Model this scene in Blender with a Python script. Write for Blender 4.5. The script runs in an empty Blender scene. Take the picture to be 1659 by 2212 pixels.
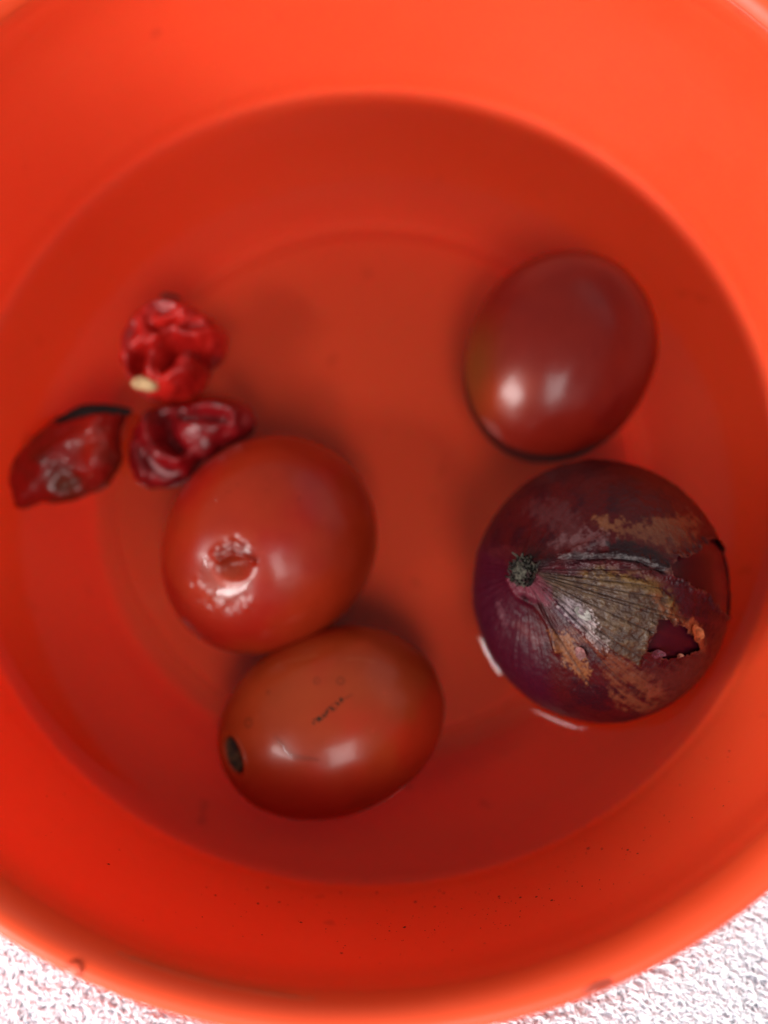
import bpy, math, random
import numpy as np
from mathutils import Vector, Matrix

random.seed(7)
rng = np.random.default_rng(11)
S = bpy.context.scene
COL = S.collection

# ------------------------------------------------------------------ camera
PITCH, ROLL = 0.2265, 0.0231
cp, sp, cr, sr = math.cos(PITCH), math.sin(PITCH), math.cos(ROLL), math.sin(ROLL)
CAMR = np.array([[1, 0, 0], [0, cp, -sp], [0, sp, cp]]) @ np.array([[cr, 0, sr], [0, 1, 0], [-sr, 0, cr]])
cam_d = bpy.data.cameras.new('camera')
cam = bpy.data.objects.new('camera', cam_d); COL.objects.link(cam)
cam.matrix_world = Matrix([list(CAMR[0]) + [0.0125], list(CAMR[1]) + [-0.0867], list(CAMR[2]) + [0.2742], [0, 0, 0, 1]])
cam_d.sensor_fit = 'VERTICAL'; cam_d.sensor_height = 36.0
cam_d.lens = 36.0 * 1800 / 2212
cam_d.clip_start = 0.005; cam_d.clip_end = 50
cam_d.dof.use_dof = True
cam_d.dof.focus_distance = 0.220
cam_d.dof.aperture_fstop = (cam_d.lens / 1000) / 0.0092
S.camera = cam

# ------------------------------------------------------------------ world and lamps
W = bpy.data.worlds.new('World'); S.world = W; W.use_nodes = True
W.node_tree.nodes['Background'].inputs[0].default_value = (1.0, 0.96, 0.93, 1)
W.node_tree.nodes['Background'].inputs[1].default_value = 0.27

def area(name, loc, size, power, col, target=(0, 0, 0), sy=None):
    d = bpy.data.lights.new(name, 'AREA'); o = bpy.data.objects.new(name, d); COL.objects.link(o)
    d.shape = 'RECTANGLE'; d.size = size; d.size_y = sy or size; d.energy = power; d.color = col
    o.location = loc
    o.rotation_euler = (Vector(target) - Vector(loc)).to_track_quat('-Z', 'Y').to_euler()
    return o
area('window_lamp', (-0.72, -0.50, 0.60), 0.38, 14.0, (1, .97, .95), sy=.44)
area('second_window_lamp', (0.12, -0.58, 0.84), 0.28, 3.8, (1, .97, .95), sy=.40)
area('side_lamp', (1.35, 1.30, 0.95), 2.2, 4.5, (1, .96, .93)).data.shape = 'DISK'

S.view_settings.view_transform = 'Standard'; S.view_settings.look = 'None'
S.view_settings.exposure = 0.13; S.view_settings.gamma = 1.0
S.cycles.max_bounces = 12; S.cycles.diffuse_bounces = 6; S.cycles.transparent_max_bounces = 16
S.cycles.caustics_reflective = False; S.cycles.caustics_refractive = False

# ------------------------------------------------------------------ numeric helpers
def _hash(i, j, k, seed):
    h = (i.astype(np.int64) * 374761393 + j.astype(np.int64) * 668265263 + k.astype(np.int64) * 2147483647 + seed * 1274126177) & 0xffffffff
    h = ((h ^ (h >> 13)) * 1274126177) & 0xffffffff
    h = h ^ (h >> 16)
    return (h & 0xffff) / 65535.0
def vnoise(P, seed=0):
    P = np.asarray(P, float); I = np.floor(P).astype(np.int64); f = P - I; f = f * f * (3 - 2 * f)
    r = 0
    for a in (0, 1):
        for b in (0, 1):
            for c in (0, 1):
                w = (f[:, 0] if a else 1 - f[:, 0]) * (f[:, 1] if b else 1 - f[:, 1]) * (f[:, 2] if c else 1 - f[:, 2])
                r = r + w * _hash(I[:, 0] + a, I[:, 1] + b, I[:, 2] + c, seed)
    return r
def fbm(P, octv=4, seed=0, gain=.5):
    P = np.asarray(P, float); r = 0; a = 1; t = 0
    for o in range(octv):
        r = r + a * vnoise(P * 2 ** o + 17.3 * o, seed + o); t += a; a *= gain
    return r / t
def smooth(e0, e1, x):
    t = np.clip((x - e0) / (e1 - e0), 0, 1); return t * t * (3 - 2 * t)
def poly_sd(U, V, poly):
    """signed distance, positive inside"""
    p = np.array(poly, float); q = np.roll(p, -1, 0)
    d2 = np.full(U.shape, 1e9); ins = np.zeros(U.shape, bool)
    for a, b in zip(p, q):
        e = b - a; wx = U - a[0]; wy = V - a[1]
        t = np.clip((wx * e[0] + wy * e[1]) / (e @ e + 1e-12), 0, 1)
        d2 = np.minimum(d2, (wx - e[0] * t) ** 2 + (wy - e[1] * t) ** 2)
        if a[1] != b[1]:
            c = ((a[1] > V) != (b[1] > V)) & (U < (b[0] - a[0]) * (V - a[1]) / (b[1] - a[1]) + a[0]); ins ^= c
    d = np.sqrt(d2); return np.where(ins, d, -d)
def line_d(U, V, pts):
    d2 = np.full(U.shape, 1e9); p = np.array(pts, float)
    for a, b in zip(p[:-1], p[1:]):
        e = b - a; wx = U - a[0]; wy = V - a[1]
        t = np.clip((wx * e[0] + wy * e[1]) / (e @ e + 1e-12), 0, 1)
        d2 = np.minimum(d2, (wx - e[0] * t) ** 2 + (wy - e[1] * t) ** 2)
    return np.sqrt(d2)
def lin(r, g, b):
    f = lambda c: (c / 255 / 12.92) if c <= 10 else ((c / 255 + .055) / 1.055) ** 2.4
    return np.array([f(r), f(g), f(b)])
def mixc(C, col, m):
    return C * (1 - m[:, None]) + np.asarray(col)[None] * m[:, None]

# ------------------------------------------------------------------ object helpers
def mesh_from(name, V, F, smoothf=True, col=None, mat=None, parent=None, gloss=None):
    V = np.ascontiguousarray(V, dtype=np.float32); F = np.ascontiguousarray(F, dtype=np.int32)
    me = bpy.data.meshes.new(name)
    n, k = F.shape
    me.vertices.add(len(V)); me.vertices.foreach_set('co', V.ravel())
    me.loops.add(n * k); me.loops.foreach_set('vertex_index', F.ravel())
    me.polygons.add(n); me.polygons.foreach_set('loop_start', np.arange(0, n * k, k, dtype=np.int32))
    me.update(calc_edges=True)
    me.polygons.foreach_set('use_smooth', np.full(n, smoothf, dtype=bool))
    if col is not None:
        a = me.color_attributes.new('Col', 'FLOAT_COLOR', 'POINT')
        a.data.foreach_set('color', np.c_[np.clip(col, 0, 1), np.ones(len(V))].astype(np.float32).ravel())
    if gloss is not None:
        a = me.attributes.new('gloss', 'FLOAT', 'POINT'); a.data.foreach_set('value', gloss.astype(np.float32))
    if mat: me.materials.append(mat)
    o = bpy.data.objects.new(name, me); COL.objects.link(o)
    if parent: o.parent = parent
    me.validate()
    return o
def tag(o, label=None, cat=None, group=None, kind=None):
    if label: o['label'] = label
    if cat: o['category'] = cat
    if group: o['group'] = group
    if kind: o['kind'] = kind
    return o
def empty(name, loc=(0, 0, 0)):
    o = bpy.data.objects.new(name, None); COL.objects.link(o); o.location = loc; o.empty_display_size = .02
    return o
def grid_faces(nr, nt, wrap=True):
    i = np.arange(nr - 1)[:, None]; j = np.arange(nt if wrap else nt - 1)[None]; j2 = (j + 1) % nt
    return np.stack([i * nt + j, i * nt + j2, (i + 1) * nt + j2, (i + 1) * nt + j], -1).reshape(-1, 4)
def lathe(name, prof, nt, mat, parent=None, mod=None, **kw):
    prof = np.array(prof, float); t = np.linspace(0, 2 * np.pi, nt, endpoint=False)
    r = prof[:, 0][:, None]; z = prof[:, 1][:, None] + 0 * t[None]
    V = np.stack([r * np.cos(t), r * np.sin(t), z], -1).reshape(-1, 3)
    if mod: V = mod(V)
    return mesh_from(name, V, grid_faces(len(prof), nt), mat=mat, parent=parent, **kw)
def spline(pts, n):
    """Catmull-Rom through pts"""
    p = np.array(pts, float); p = np.vstack([2 * p[0] - p[1], p, 2 * p[-1] - p[-2]])
    out = []
    m = len(p) - 3
    for s in np.linspace(0, m - 1e-6, n):
        i = int(s); t = s - i; a, b, c, d = p[i:i + 4]
        out.append(.5 * ((2 * b) + (-a + c) * t + (2 * a - 5 * b + 4 * c - d) * t * t + (-a + 3 * b - 3 * c + d) * t ** 3))
    return np.array(out)

# ------------------------------------------------------------------ materials
def newmat(name):
    m = bpy.data.materials.new(name); m.use_nodes = True
    nt = m.node_tree; return m, nt, nt.nodes, nt.links, nt.nodes['Principled BSDF']
def noise_node(nt, scale, detail=4, rough=.55, coord='Object'):
    tc = nt.nodes.new('ShaderNodeTexCoord'); n = nt.nodes.new('ShaderNodeTexNoise')
    n.inputs['Scale'].default_value = scale; n.inputs['Detail'].default_value = detail; n.inputs['Roughness'].default_value = rough
    nt.links.new(tc.outputs[coord], n.inputs['Vector']); return n
def bump(nt, src, strength, dist, prev=None):
    b = nt.nodes.new('ShaderNodeBump'); b.inputs['Strength'].default_value = strength; b.inputs['Distance'].default_value = dist
    nt.links.new(src, b.inputs['Height'])
    if prev: nt.links.new(prev, b.inputs['Normal'])
    return b
def wet_spec(nt, P, spec=.5, coat=0.):
    # an immersed surface hardly reflects: the index step to water is small
    g = nt.nodes.new('ShaderNodeNewGeometry'); sx = nt.nodes.new('ShaderNodeSeparateXYZ'); m = nt.nodes.new('ShaderNodeMapRange')
    m.inputs['From Min'].default_value = -.0004; m.inputs['From Max'].default_value = .0004
    m.inputs['To Min'].default_value = .04; m.inputs['To Max'].default_value = spec
    nt.links.new(g.outputs['Position'], sx.inputs[0]); nt.links.new(sx.outputs['Z'], m.inputs['Value'])
    nt.links.new(m.outputs['Result'], P.inputs['Specular IOR Level'])
    if coat:
        m2 = nt.nodes.new('ShaderNodeMapRange'); m2.inputs['From Min'].default_value = -.0004; m2.inputs['From Max'].default_value = .0004
        m2.inputs['To Min'].default_value = 0; m2.inputs['To Max'].default_value = coat
        nt.links.new(sx.outputs['Z'], m2.inputs['Value']); nt.links.new(m2.outputs['Result'], P.inputs['Coat Weight'])
def plastic_mat(thin=True):
    m, nt, N, L, P = newmat('orange_plastic')
    n = noise_node(nt, 14, 5); r = N.new('ShaderNodeValToRGB')
    r.color_ramp.elements[0].position = .3; r.color_ramp.elements[0].color = (.88, .078, .020, 1)
    r.color_ramp.elements[1].position = .75; r.color_ramp.elements[1].color = (.92, .092, .026, 1)
    L.new(n.outputs['Fac'], r.inputs['Fac'])
    # a few worn, slightly brownish smudges
    n2 = noise_node(nt, 60, 2); r2 = N.new('ShaderNodeValToRGB')
    r2.color_ramp.elements[0].position = .70; r2.color_ramp.elements[0].color = (1, 1, 1, 1)
    r2.color_ramp.elements[1].position = .80; r2.color_ramp.elements[1].color = (.74, .66, .6, 1)
    mx = N.new('ShaderNodeMixRGB'); mx.blend_type = 'MULTIPLY'; mx.inputs['Fac'].default_value = 1
    L.new(n2.outputs['Fac'], r2.inputs['Fac']); L.new(r.outputs['Color'], mx.inputs['Color1']); L.new(r2.outputs['Color'], mx.inputs['Color2'])
    # fine pale scuffs running round the wall
    tc = N.new('ShaderNodeTexCoord'); mp = N.new('ShaderNodeMapping'); mp.inputs['Scale'].default_value = (50, 50, 900)
    L.new(tc.outputs['Object'], mp.inputs['Vector']); ns_ = N.new('ShaderNodeTexNoise'); ns_.inputs['Scale'].default_value = 1; ns_.inputs['Detail'].default_value = 3
    L.new(mp.outputs['Vector'], ns_.inputs['Vector']); r3 = N.new('ShaderNodeMapRange'); r3.inputs['From Min'].default_value = .62; r3.inputs['From Max'].default_value = .80
    r3.inputs['To Max'].default_value = .16; L.new(ns_.outputs['Fac'], r3.inputs['Value'])
    sc_ = N.new('ShaderNodeMixRGB'); sc_.inputs['Color2'].default_value = (.90, .20, .10, 1)
    L.new(r3.outputs['Result'], sc_.inputs['Fac']); L.new(mx.outputs['Color'], sc_.inputs['Color1'])
    L.new(sc_.outputs['Color'], P.inputs['Base Color'])
    P.inputs['Roughness'].default_value = .42; P.inputs['IOR'].default_value = 1.45
    P.inputs['Subsurface Weight'].default_value = 1.0 if thin else 0.0; P.inputs['Subsurface Radius'].default_value = (1, .20, .07)
    P.inputs['Subsurface Scale'].default_value = .0045        # thin coloured plastic lets red light through
    wet_spec(nt, P, .5)
    nb = noise_node(nt, 30, 3); b = bump(nt, nb.outputs['Fac'], .25, .0012)
    nc = noise_node(nt, 900, 2); b2 = bump(nt, nc.outputs['Fac'], .12, .0001, b.outputs['Normal'])
    L.new(b2.outputs['Normal'], P.inputs['Normal'])
    return m
def water_mat():
    m = bpy.data.materials.new('water'); m.use_nodes = True; nt = m.node_tree; N = nt.nodes; L = nt.links; N.clear()
    out = N.new('ShaderNodeOutputMaterial'); mix = N.new('ShaderNodeMixShader'); tr = N.new('ShaderNodeBsdfTransparent')
    gl = N.new('ShaderNodeBsdfGlossy'); fr = N.new('ShaderNodeFresnel')
    tr.inputs['Color'].default_value = (.94, .90, .88, 1); gl.inputs['Roughness'].default_value = .02
    fr.inputs['IOR'].default_value = 1.33
    L.new(fr.outputs[0], mix.inputs[0]); L.new(tr.outputs[0], mix.inputs[1]); L.new(gl.outputs[0], mix.inputs[2]); L.new(mix.outputs[0], out.inputs[0])
    return m
def droplet_mat():
    m = water_mat(); m.name = 'droplet_water'
    for n in m.node_tree.nodes:
        if n.type == 'BSDF_TRANSPARENT': n.inputs['Color'].default_value = (.97, .97, .97, 1)
    return m
def painted(name, rough=.3, bscale=300, bstr=.2, bdist=.0004, sss=0, coat=0, coatr=.1, sheen=0):
    m, nt, N, L, P = newmat(name)
    a = N.new('ShaderNodeAttribute'); a.attribute_name = 'Col'
    n = noise_node(nt, bscale * 1.6, 4); r = N.new('ShaderNodeMapRange')
    r.inputs['To Min'].default_value = .86; r.inputs['To Max'].default_value = 1.14
    L.new(n.outputs['Fac'], r.inputs['Value'])
    mx = N.new('ShaderNodeVectorMath'); mx.operation = 'SCALE'
    L.new(a.outputs['Color'], mx.inputs[0]); L.new(r.outputs['Result'], mx.inputs['Scale'])
    L.new(mx.outputs['Vector'], P.inputs['Base Color'])
    P.inputs['Roughness'].default_value = rough
    nb = noise_node(nt, bscale, 5, .6); b = bump(nt, nb.outputs['Fac'], bstr, bdist)
    L.new(b.outputs['Normal'], P.inputs['Normal'])
    wet_spec(nt, P, .24, coat)
    P.inputs['Coat Roughness'].default_value = coatr
    if sss:
        P.inputs['Subsurface Weight'].default_value = sss; P.inputs['Subsurface Radius'].default_value = (.006, .0015, .0008)
        P.inputs['Subsurface Scale'].default_value = 1.0
    return m
M_plastic = plastic_mat(); M_rim = plastic_mat(False); M_rim.name = 'orange_plastic_rim'; M_water = water_mat(); M_drop = droplet_mat()
M_tomato = painted('tomato_skin', .30, 60, .12, .0006, sss=.15, coat=.10, coatr=.10)
M_hole = painted('dried_stem_scar', .75, 700, .8, .0006)
M_onion = painted('onion_flesh_layer', .34, 260, .15, .0003)
M_skin = painted('onion_papery_skin', .42, 800, .55, .00035)
M_dry = painted('dried_onion_neck', .85, 900, .8, .0005)
M_pepper = painted('pepper_skin', .32, 240, .35, .0006, sss=.2, coat=.22, coatr=.12)
M_edge_shadow = painted('edge_shadow', .7, 500, .7, .0006)  # only for the dark tube that stands for edge shadow
M_dirt = newmat('dirt')[0]; M_dirt.node_tree.nodes['Principled BSDF'].inputs['Base Color'].default_value = (.02, .010, .006, 1)
M_dirt.node_tree.nodes['Principled BSDF'].inputs['Roughness'].default_value = .8

# ------------------------------------------------------------------ bowl (water level is z = 0)
bowl = empty('plastic_bowl', (0, 0, -0.036))
tag(bowl, 'round orange-red plastic bowl part filled with water, holding the vegetables', 'bowl')
OZ = 0.036
inner = spline([(0.0004, -.0302), (.04, -.0302), (.080, -.0302), (.0960, -.0302), (.0985, -.0314), (.1000, -.0352), (.1035, -.0371), (.1078, -.0366),
                (.1112, -.0330), (.1155, -.0272), (.1220, -.0195), (.1310, -.0095), (.1400, 0), (.1422, .0110), (.1448, .0270), (.1470, .0400), (.1482, .0480), (.1488, .0540), (.1491, .0620),
                (.1494, .0655)], 160)
arc = lambda a0, a1, n_: [(.1552 - .0058 * math.cos(a), .0660 + .0097 * math.sin(a)) for a in np.linspace(a0, a1, n_)]
inner = np.vstack([inner, arc(.08, .62, 8)])
outer = spline([(.1522, .0708), (.1530, .0675), (.1524, .0635), (.1514, .054), (.1506, .0480), (.1494, .0400), (.1472, .0270), (.1445, .0110),
                (.1420, -.001), (.134, -.0110), (.1250, -.0210), (.1180, -.0300), (.1145, -.0360), (.1090, -.0392), (.1030, -.0394), (.0975, -.0375), (.094, -.0345), (.05, -.0333), (.0004, -.0333)], 80)
def wobble(V):
    th = np.arctan2(V[:, 1], V[:, 0]); k = 1 + .0015 * np.cos(2 * th - .9) * smooth(-.03, .07, V[:, 2]) + .03 * (.5 + .5 * np.sin(th)) ** 1.5 * smooth(.0, .075, V[:, 2])
    W_ = V.copy(); W_[:, 0] *= k; W_[:, 1] *= k; W_[:, 2] += OZ; return W_
lathe('bowl_wall', np.vstack([inner, outer]), 300, M_plastic, bowl, wobble)
def rim_mod(V):
    V = wobble(V); th = np.arctan2(V[:, 1], V[:, 0]); r = np.hypot(V[:, 0], V[:, 1])
    # moulding nick on the near right of the rim
    k = np.exp(-((th + .905) / .012) ** 2) * smooth(.154, .157, r) * .0009
    V[:, 0] += k * np.cos(th); V[:, 1] += k * np.sin(th)
    V[:, 2] += .0002 * np.sin(th * 5 + 1)
    return V
rimp = [(r_ - .00004, z_ + .00006) for r_, z_ in arc(.34, math.pi / 2, 18)] + [(.1552 + .0026 * math.sin(a), .0720 + .0037 * math.cos(a) + .00006) for a in np.linspace(.15, math.pi / 2, 12)]
rimp = np.array(rimp + [(.1578, .0690), (.1577, .0660), (.1571, .0650), (.1563, .0655), (.1560, .0690), (.1556, .0716), (.1548, .0724), (.1540, .0715), (.1535, .0690), (.1520, .0672)])
rimp = np.vstack([rimp, rimp[:1]])
lathe('rim', rimp, 720, M_rim, bowl, rim_mod)

# ------------------------------------------------------------------ generic organic builder
floaters = []
def sphere_grid(nr, nt):
    """unit directions, pole = +z, returns dirs and faces (capped by tiny rings)"""
    th = np.linspace(.0015, np.pi - .0015, nr); ph = np.linspace(0, 2 * np.pi, nt, endpoint=False)
    T, Ph = np.meshgrid(th, ph, indexing='ij')
    D = np.stack([np.sin(T) * np.cos(Ph), np.sin(T) * np.sin(Ph), np.cos(T)], -1).reshape(-1, 3)
    return D, grid_faces(nr, nt)[:, ::-1], T.ravel(), Ph.ravel()
def frame(z, xhint):
    z = np.array(z, float); z /= np.linalg.norm(z); x = np.array(xhint, float); x -= z * (x @ z); x /= np.linalg.norm(x)
    return np.stack([x, np.cross(z, x), z], 1)      # columns

# ------------------------------------------------------------------ tomatoes
def tomato(c, axis_deg, tilt, a, b, seed, label, paint, sculpt=None, egg=0.0, nr=220, nt=360, hole=None, squash=.85):
    """long axis in the water plane at axis_deg (tilted by tilt), a = half length, b = half width"""
    root = empty('tomato', (c[0], c[1], c[2]))
    tag(root, label, 'tomato', 'tomatoes soaking in the bowl')
    A = math.radians(axis_deg); t = math.radians(tilt)
    ax = np.array([math.cos(A) * math.cos(t), math.sin(A) * math.cos(t), math.sin(t)])
    Fm = frame(ax, (0, 0, 1))
    D, F, T, Ph = sphere_grid(nr, nt)
    ct = D[:, 2]
    rad = b * (1 + egg * ct) * (1 + .014 * np.cos(3 * Ph + seed) * np.sin(T) + .010 * np.cos(2 * Ph + 2 * seed))
    rad = rad * (1 + .05 * (1 - np.abs(ct) ** 3) * 0)
    n = fbm(D * 1.6 + seed * 9.1, 3, seed)
    L = np.stack([D[:, 0] * rad, D[:, 1] * rad, ct * a * (1 - .0 * ct)], -1) * (1 + .045 * (n - .5))[:, None]
    P = L @ Fm.T
    P[:, 2] *= squash          # resting on its flatter side
    # picture-facing local coordinates: x right, y up, seen from above, in units of the half width
    U, Vv = P[:, 0] / b, P[:, 1] / b; up = P[:, 2] > 0
    if sculpt is not None:
        disp = sculpt(U, Vv, P, up)
        nrm = P / np.linalg.norm(P, axis=1)[:, None]
        P = P + nrm * disp[:, None]
    C = paint(U, Vv, P, up, D) * np.array([.78, .76, .72])
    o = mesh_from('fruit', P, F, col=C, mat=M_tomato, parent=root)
    floaters.append((.0002, P + np.array(c)))
    if hole is not None:
        q = hole(U, Vv, P); m = (q < .93) & (P[:, 2] > .0) & (U < -.6); f = F[m[F].all(1)]
        ids, inv = np.unique(f, return_inverse=True); Q = P[ids]; d_ = Q / np.linalg.norm(Q, axis=1)[:, None]
        nz = fbm(Q * 650, 3, 9)
        Cq = mixc(np.tile(lin(66, 42, 24), (len(Q), 1)), lin(28, 15, 9), smooth(.4, .6, nz))
        mesh_from('stem_scar', Q + d_ * (.00012 + .0007 * (nz - .3))[:, None], inv.reshape(-1, 4), col=Cq, mat=M_hole, parent=root)
    return root
RED = lin(150, 28, 17); ORG = lin(152, 42, 18)
def base_paint(P, c1, c2, seed, sc=45):
    n = fbm(P * sc + seed * 3.7, 4, seed)
    C = mixc(np.tile(c1, (len(P), 1)), c2, smooth(.36, .64, n))
    s = vnoise(P * 900 + 5, seed + 9)          # small pale lenticels
    C = mixc(C, c1 * 1.5 + .02, .35 * smooth(.90, .97, s))
    return C

# the middle tomato with the sunken, wrinkled stem scar
def sc_mid(U, V, P, up):
    U = U - .22; V = V + .12
    g = lambda x, y, w, h: h * np.exp(-((U - x) ** 2 + (V - y) ** 2) / (w * w)) * up
    jit = (fbm(P * 300, 3, 5) - .5)
    cx, cy = -.40, -.20
    q = np.hypot((U - cx) / .200, (V - cy + 0.02) / .185) + jit * .30
    pit = -.0036 * (1 - smooth(.05, 1.12, q)) ** 1.2 * up
    lip = 0
    dish = -.0024 * np.exp(-(((U + .50) / .36) ** 2 + ((V + .42) / .28) ** 2)) * up
    cr = fbm(P * 330, 3, 8) - .5
    d = line_d(U, V, [(-.80, -.36), (-.72, -.50), (-.60, -.58), (-.45, -.60), (-.30, -.56)])
    wr = .0011 * cr * np.exp(-(d / .07) ** 2) * up
    d2 = line_d(U, V, [(-.62, -.16), (-.50, -.04), (-.38, .0), (-.26, -.06)])
    wr += .0016 * (fbm(P * 380, 2, 3) - .45) * np.exp(-(d2 / .045) ** 2) * up
    rid = .0016 * np.exp(-(line_d(U, V, [(-.54, -.17), (-.42, -.12), (-.30, -.15), (-.22, -.18)]) / .03) ** 2) * up
    return pit + lip + dish + wr + rid
def pt_mid(U, V, P, up, D):
    U = U - .22; V = V + .12
    C = base_paint(P, RED, ORG, 3)
    jit = (fbm(P * 420, 3, 5) - .5)
    q = np.hypot((U + .40) / .215, (V + .18) / .200) + jit * .3
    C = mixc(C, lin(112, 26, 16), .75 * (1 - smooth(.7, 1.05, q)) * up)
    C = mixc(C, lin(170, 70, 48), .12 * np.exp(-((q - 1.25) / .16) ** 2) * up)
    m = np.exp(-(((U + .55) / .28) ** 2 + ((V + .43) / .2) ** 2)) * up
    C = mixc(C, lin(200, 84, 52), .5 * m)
    s = vnoise(P * 520, 31)
    return mixc(C, lin(90, 14, 10), .4 * smooth(.93, .98, s))
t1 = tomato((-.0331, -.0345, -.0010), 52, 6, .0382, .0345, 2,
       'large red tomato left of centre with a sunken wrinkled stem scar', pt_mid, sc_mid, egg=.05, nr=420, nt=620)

# the front tomato with the dark hole and the speckled scratch
def sc_front(U, V, P, up):
    q = np.hypot(((U + .985) * .88 + (V + .33) * .38) / .092, ((V + .33) * .9 - (U + .985) * .35) / .20)
    hole = -.0030 * (1 - smooth(.55, 1.08, q)) * up
    lip = .0004 * np.exp(-((q - 1.25) / .2) ** 2)
    d = line_d(U, V, [(-.52, -.12), (-.44, -.21), (-.36, -.30), (-.26, -.335), (-.14, -.345), (-.04, -.36)])
    return hole + lip
def pt_front(U, V, P, up, D):
    C = base_paint(P, lin(170, 44, 22), lin(160, 56, 24), 6)
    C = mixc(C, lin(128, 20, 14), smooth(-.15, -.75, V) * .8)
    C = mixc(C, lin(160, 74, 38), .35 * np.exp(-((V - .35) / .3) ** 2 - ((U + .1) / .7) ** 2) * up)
    q = np.hypot(((U + .985) * .88 + (V + .33) * .38) / .092, ((V + .33) * .9 - (U + .985) * .35) / .20) + .15 * (fbm(P * 700, 3, 2) - .5)
    C = mixc(C, lin(40, 22, 12), (1 - smooth(.86, 1.06, q)) * up)
    # speckled dark scratch
    d = line_d(U, V, [(-.10, .02), (.0, .09), (.13, .20), (.26, .29)])
    s = vnoise(P * 2600, 4); band = np.exp(-(d / .035) ** 2)
    seg = smooth(.35, .6, vnoise(np.c_[U * 9, V * 0, V * 0], 7)) * .6 + .4
    C = mixc(C, lin(38, 34, 22), smooth(.52, .62, s * (.55 + .45 * band) + .12 * band) * smooth(.25, .6, band * seg) * up)
    for x, y, r in ((-.82, .00, .040), (.15, .43, .034), (-.10, .43, .03), (-.62, .31, .02)):
        rr = np.hypot(U - x, V - y) / r + .5 * (fbm(P * 1500, 2, 6) - .5)
        C = mixc(C, lin(92, 38, 22), .55 * np.exp(-((rr - 1) / .35) ** 2) * up)
    for pts in ([(-.56, .60), (-.42, .645), (-.30, .66), (-.12, .70)], [(.20, .66), (.34, .665), (.50, .63)]):
        C = mixc(C, lin(190, 110, 76), .22 * (1 - smooth(.004, .014, line_d(U, V, pts))) * up)
    s = vnoise(P * 1500, 12)
    C = mixc(C, lin(60, 20, 12), .7 * smooth(.965, .985, s) * (U < 0))
    return C
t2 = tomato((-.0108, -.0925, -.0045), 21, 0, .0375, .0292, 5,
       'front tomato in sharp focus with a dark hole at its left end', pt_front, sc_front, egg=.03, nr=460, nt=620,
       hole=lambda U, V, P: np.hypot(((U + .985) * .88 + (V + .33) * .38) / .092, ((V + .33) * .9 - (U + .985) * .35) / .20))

def wet_film(root, c, axis_deg, a, b, egg, seed, pts, wd, lift=.0005):
    """thin smooth film of water lying on the skin along pts (U, V)"""
    fr = [o for o in root.children if o.name.startswith('fruit')][0]; me = fr.data
    V_ = np.empty(len(me.vertices) * 3, np.float32); me.vertices.foreach_get('co', V_); V_ = V_.reshape(-1, 3)
    up = V_[V_[:, 2] > .004]; path = spline(pts, 40); ww = np.sin(np.linspace(.1, math.pi - .1, 40)) ** .7 * wd
    T = np.gradient(path, axis=0); T /= np.linalg.norm(T, axis=1)[:, None]; Nn = np.c_[-T[:, 1], T[:, 0]]
    out = []
    for k in range(7):
        f = k / 3 - 1
        q = (path + Nn * (ww * f)[:, None]) * b
        for p in q:
            d_ = ((up[:, :2] - p) ** 2).sum(1); i = np.argsort(d_)[:6]; w_ = 1 / (d_[i] + 1e-10); z = (up[i, 2] * w_).sum() / w_.sum()
            out.append((p[0], p[1], z + lift * (1 - abs(f) ** 3) - .0001))
    P = np.array(out).reshape(7, 40, 3)
    P[:, :, 2] = np.apply_along_axis(lambda r: np.convolve(np.r_[[r[0]] * 3, r, [r[-1]] * 3], np.ones(7) / 7, 'valid'), 1, P[:, :, 2])
    mesh_from('wet_streak', P.reshape(-1, 3), grid_faces(7, 40, False), mat=M_drop, parent=root)
wet_film(t2, None, 0, 0, .0292, 0, 0, [(-.52, -.12), (-.44, -.21), (-.36, -.30), (-.26, -.335), (-.14, -.345), (-.04, -.36)], .034, .00022)
wet_film(t1, None, 0, 0, .0345, 0, 0, [(-.44, -.22), (-.45, -.38), (-.38, -.52), (-.26, -.58), (-.10, -.54), (.0, -.44)], .075, .00030)
def pt_back(U, V, P, up, D):
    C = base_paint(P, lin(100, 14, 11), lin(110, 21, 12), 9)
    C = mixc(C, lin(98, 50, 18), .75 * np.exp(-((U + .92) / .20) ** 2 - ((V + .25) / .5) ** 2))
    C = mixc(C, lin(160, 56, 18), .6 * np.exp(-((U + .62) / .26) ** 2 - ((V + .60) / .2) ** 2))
    return C
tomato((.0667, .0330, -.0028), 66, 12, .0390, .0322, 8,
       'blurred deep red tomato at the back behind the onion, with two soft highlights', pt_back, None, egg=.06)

# ------------------------------------------------------------------ red onion
OC = np.array([.0742, -.0508, .0085])
root = empty('red_onion', tuple(OC))
tag(root, 'red onion with torn papery skin and a dark dried neck, at the right', 'onion')
view = np.array([-.2275, -.1279, .9653]); OF = frame(view, CAMR[:, 0])
def ouv(x, y):          # local chart of the upper side, from a 1659-unit study drawing
    a, b = (x - 817) / 730., -(y - 841) / 768.
    s = min(math.hypot(a, b), .999) ; k = 6.85; an = math.atan(s * math.tan(math.asin(1 / k)))
    rho = (k * math.cos(an) - math.sqrt(max(0, 1 - (k * math.sin(an)) ** 2))) * math.sin(an); q = rho / max(s, 1e-6)
    return (a * q, b * q)
def opoly(*pts): return [ouv(*p) for p in pts]
nu, nv = ouv(440, 742)
neck_l = np.array([nu, nv, math.sqrt(1 - nu * nu - nv * nv)])
NF = frame(neck_l, (1, 0, 0))                       # neck frame inside the onion chart frame
RX, RY, RZ = .0386, .0405, .0395
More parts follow.
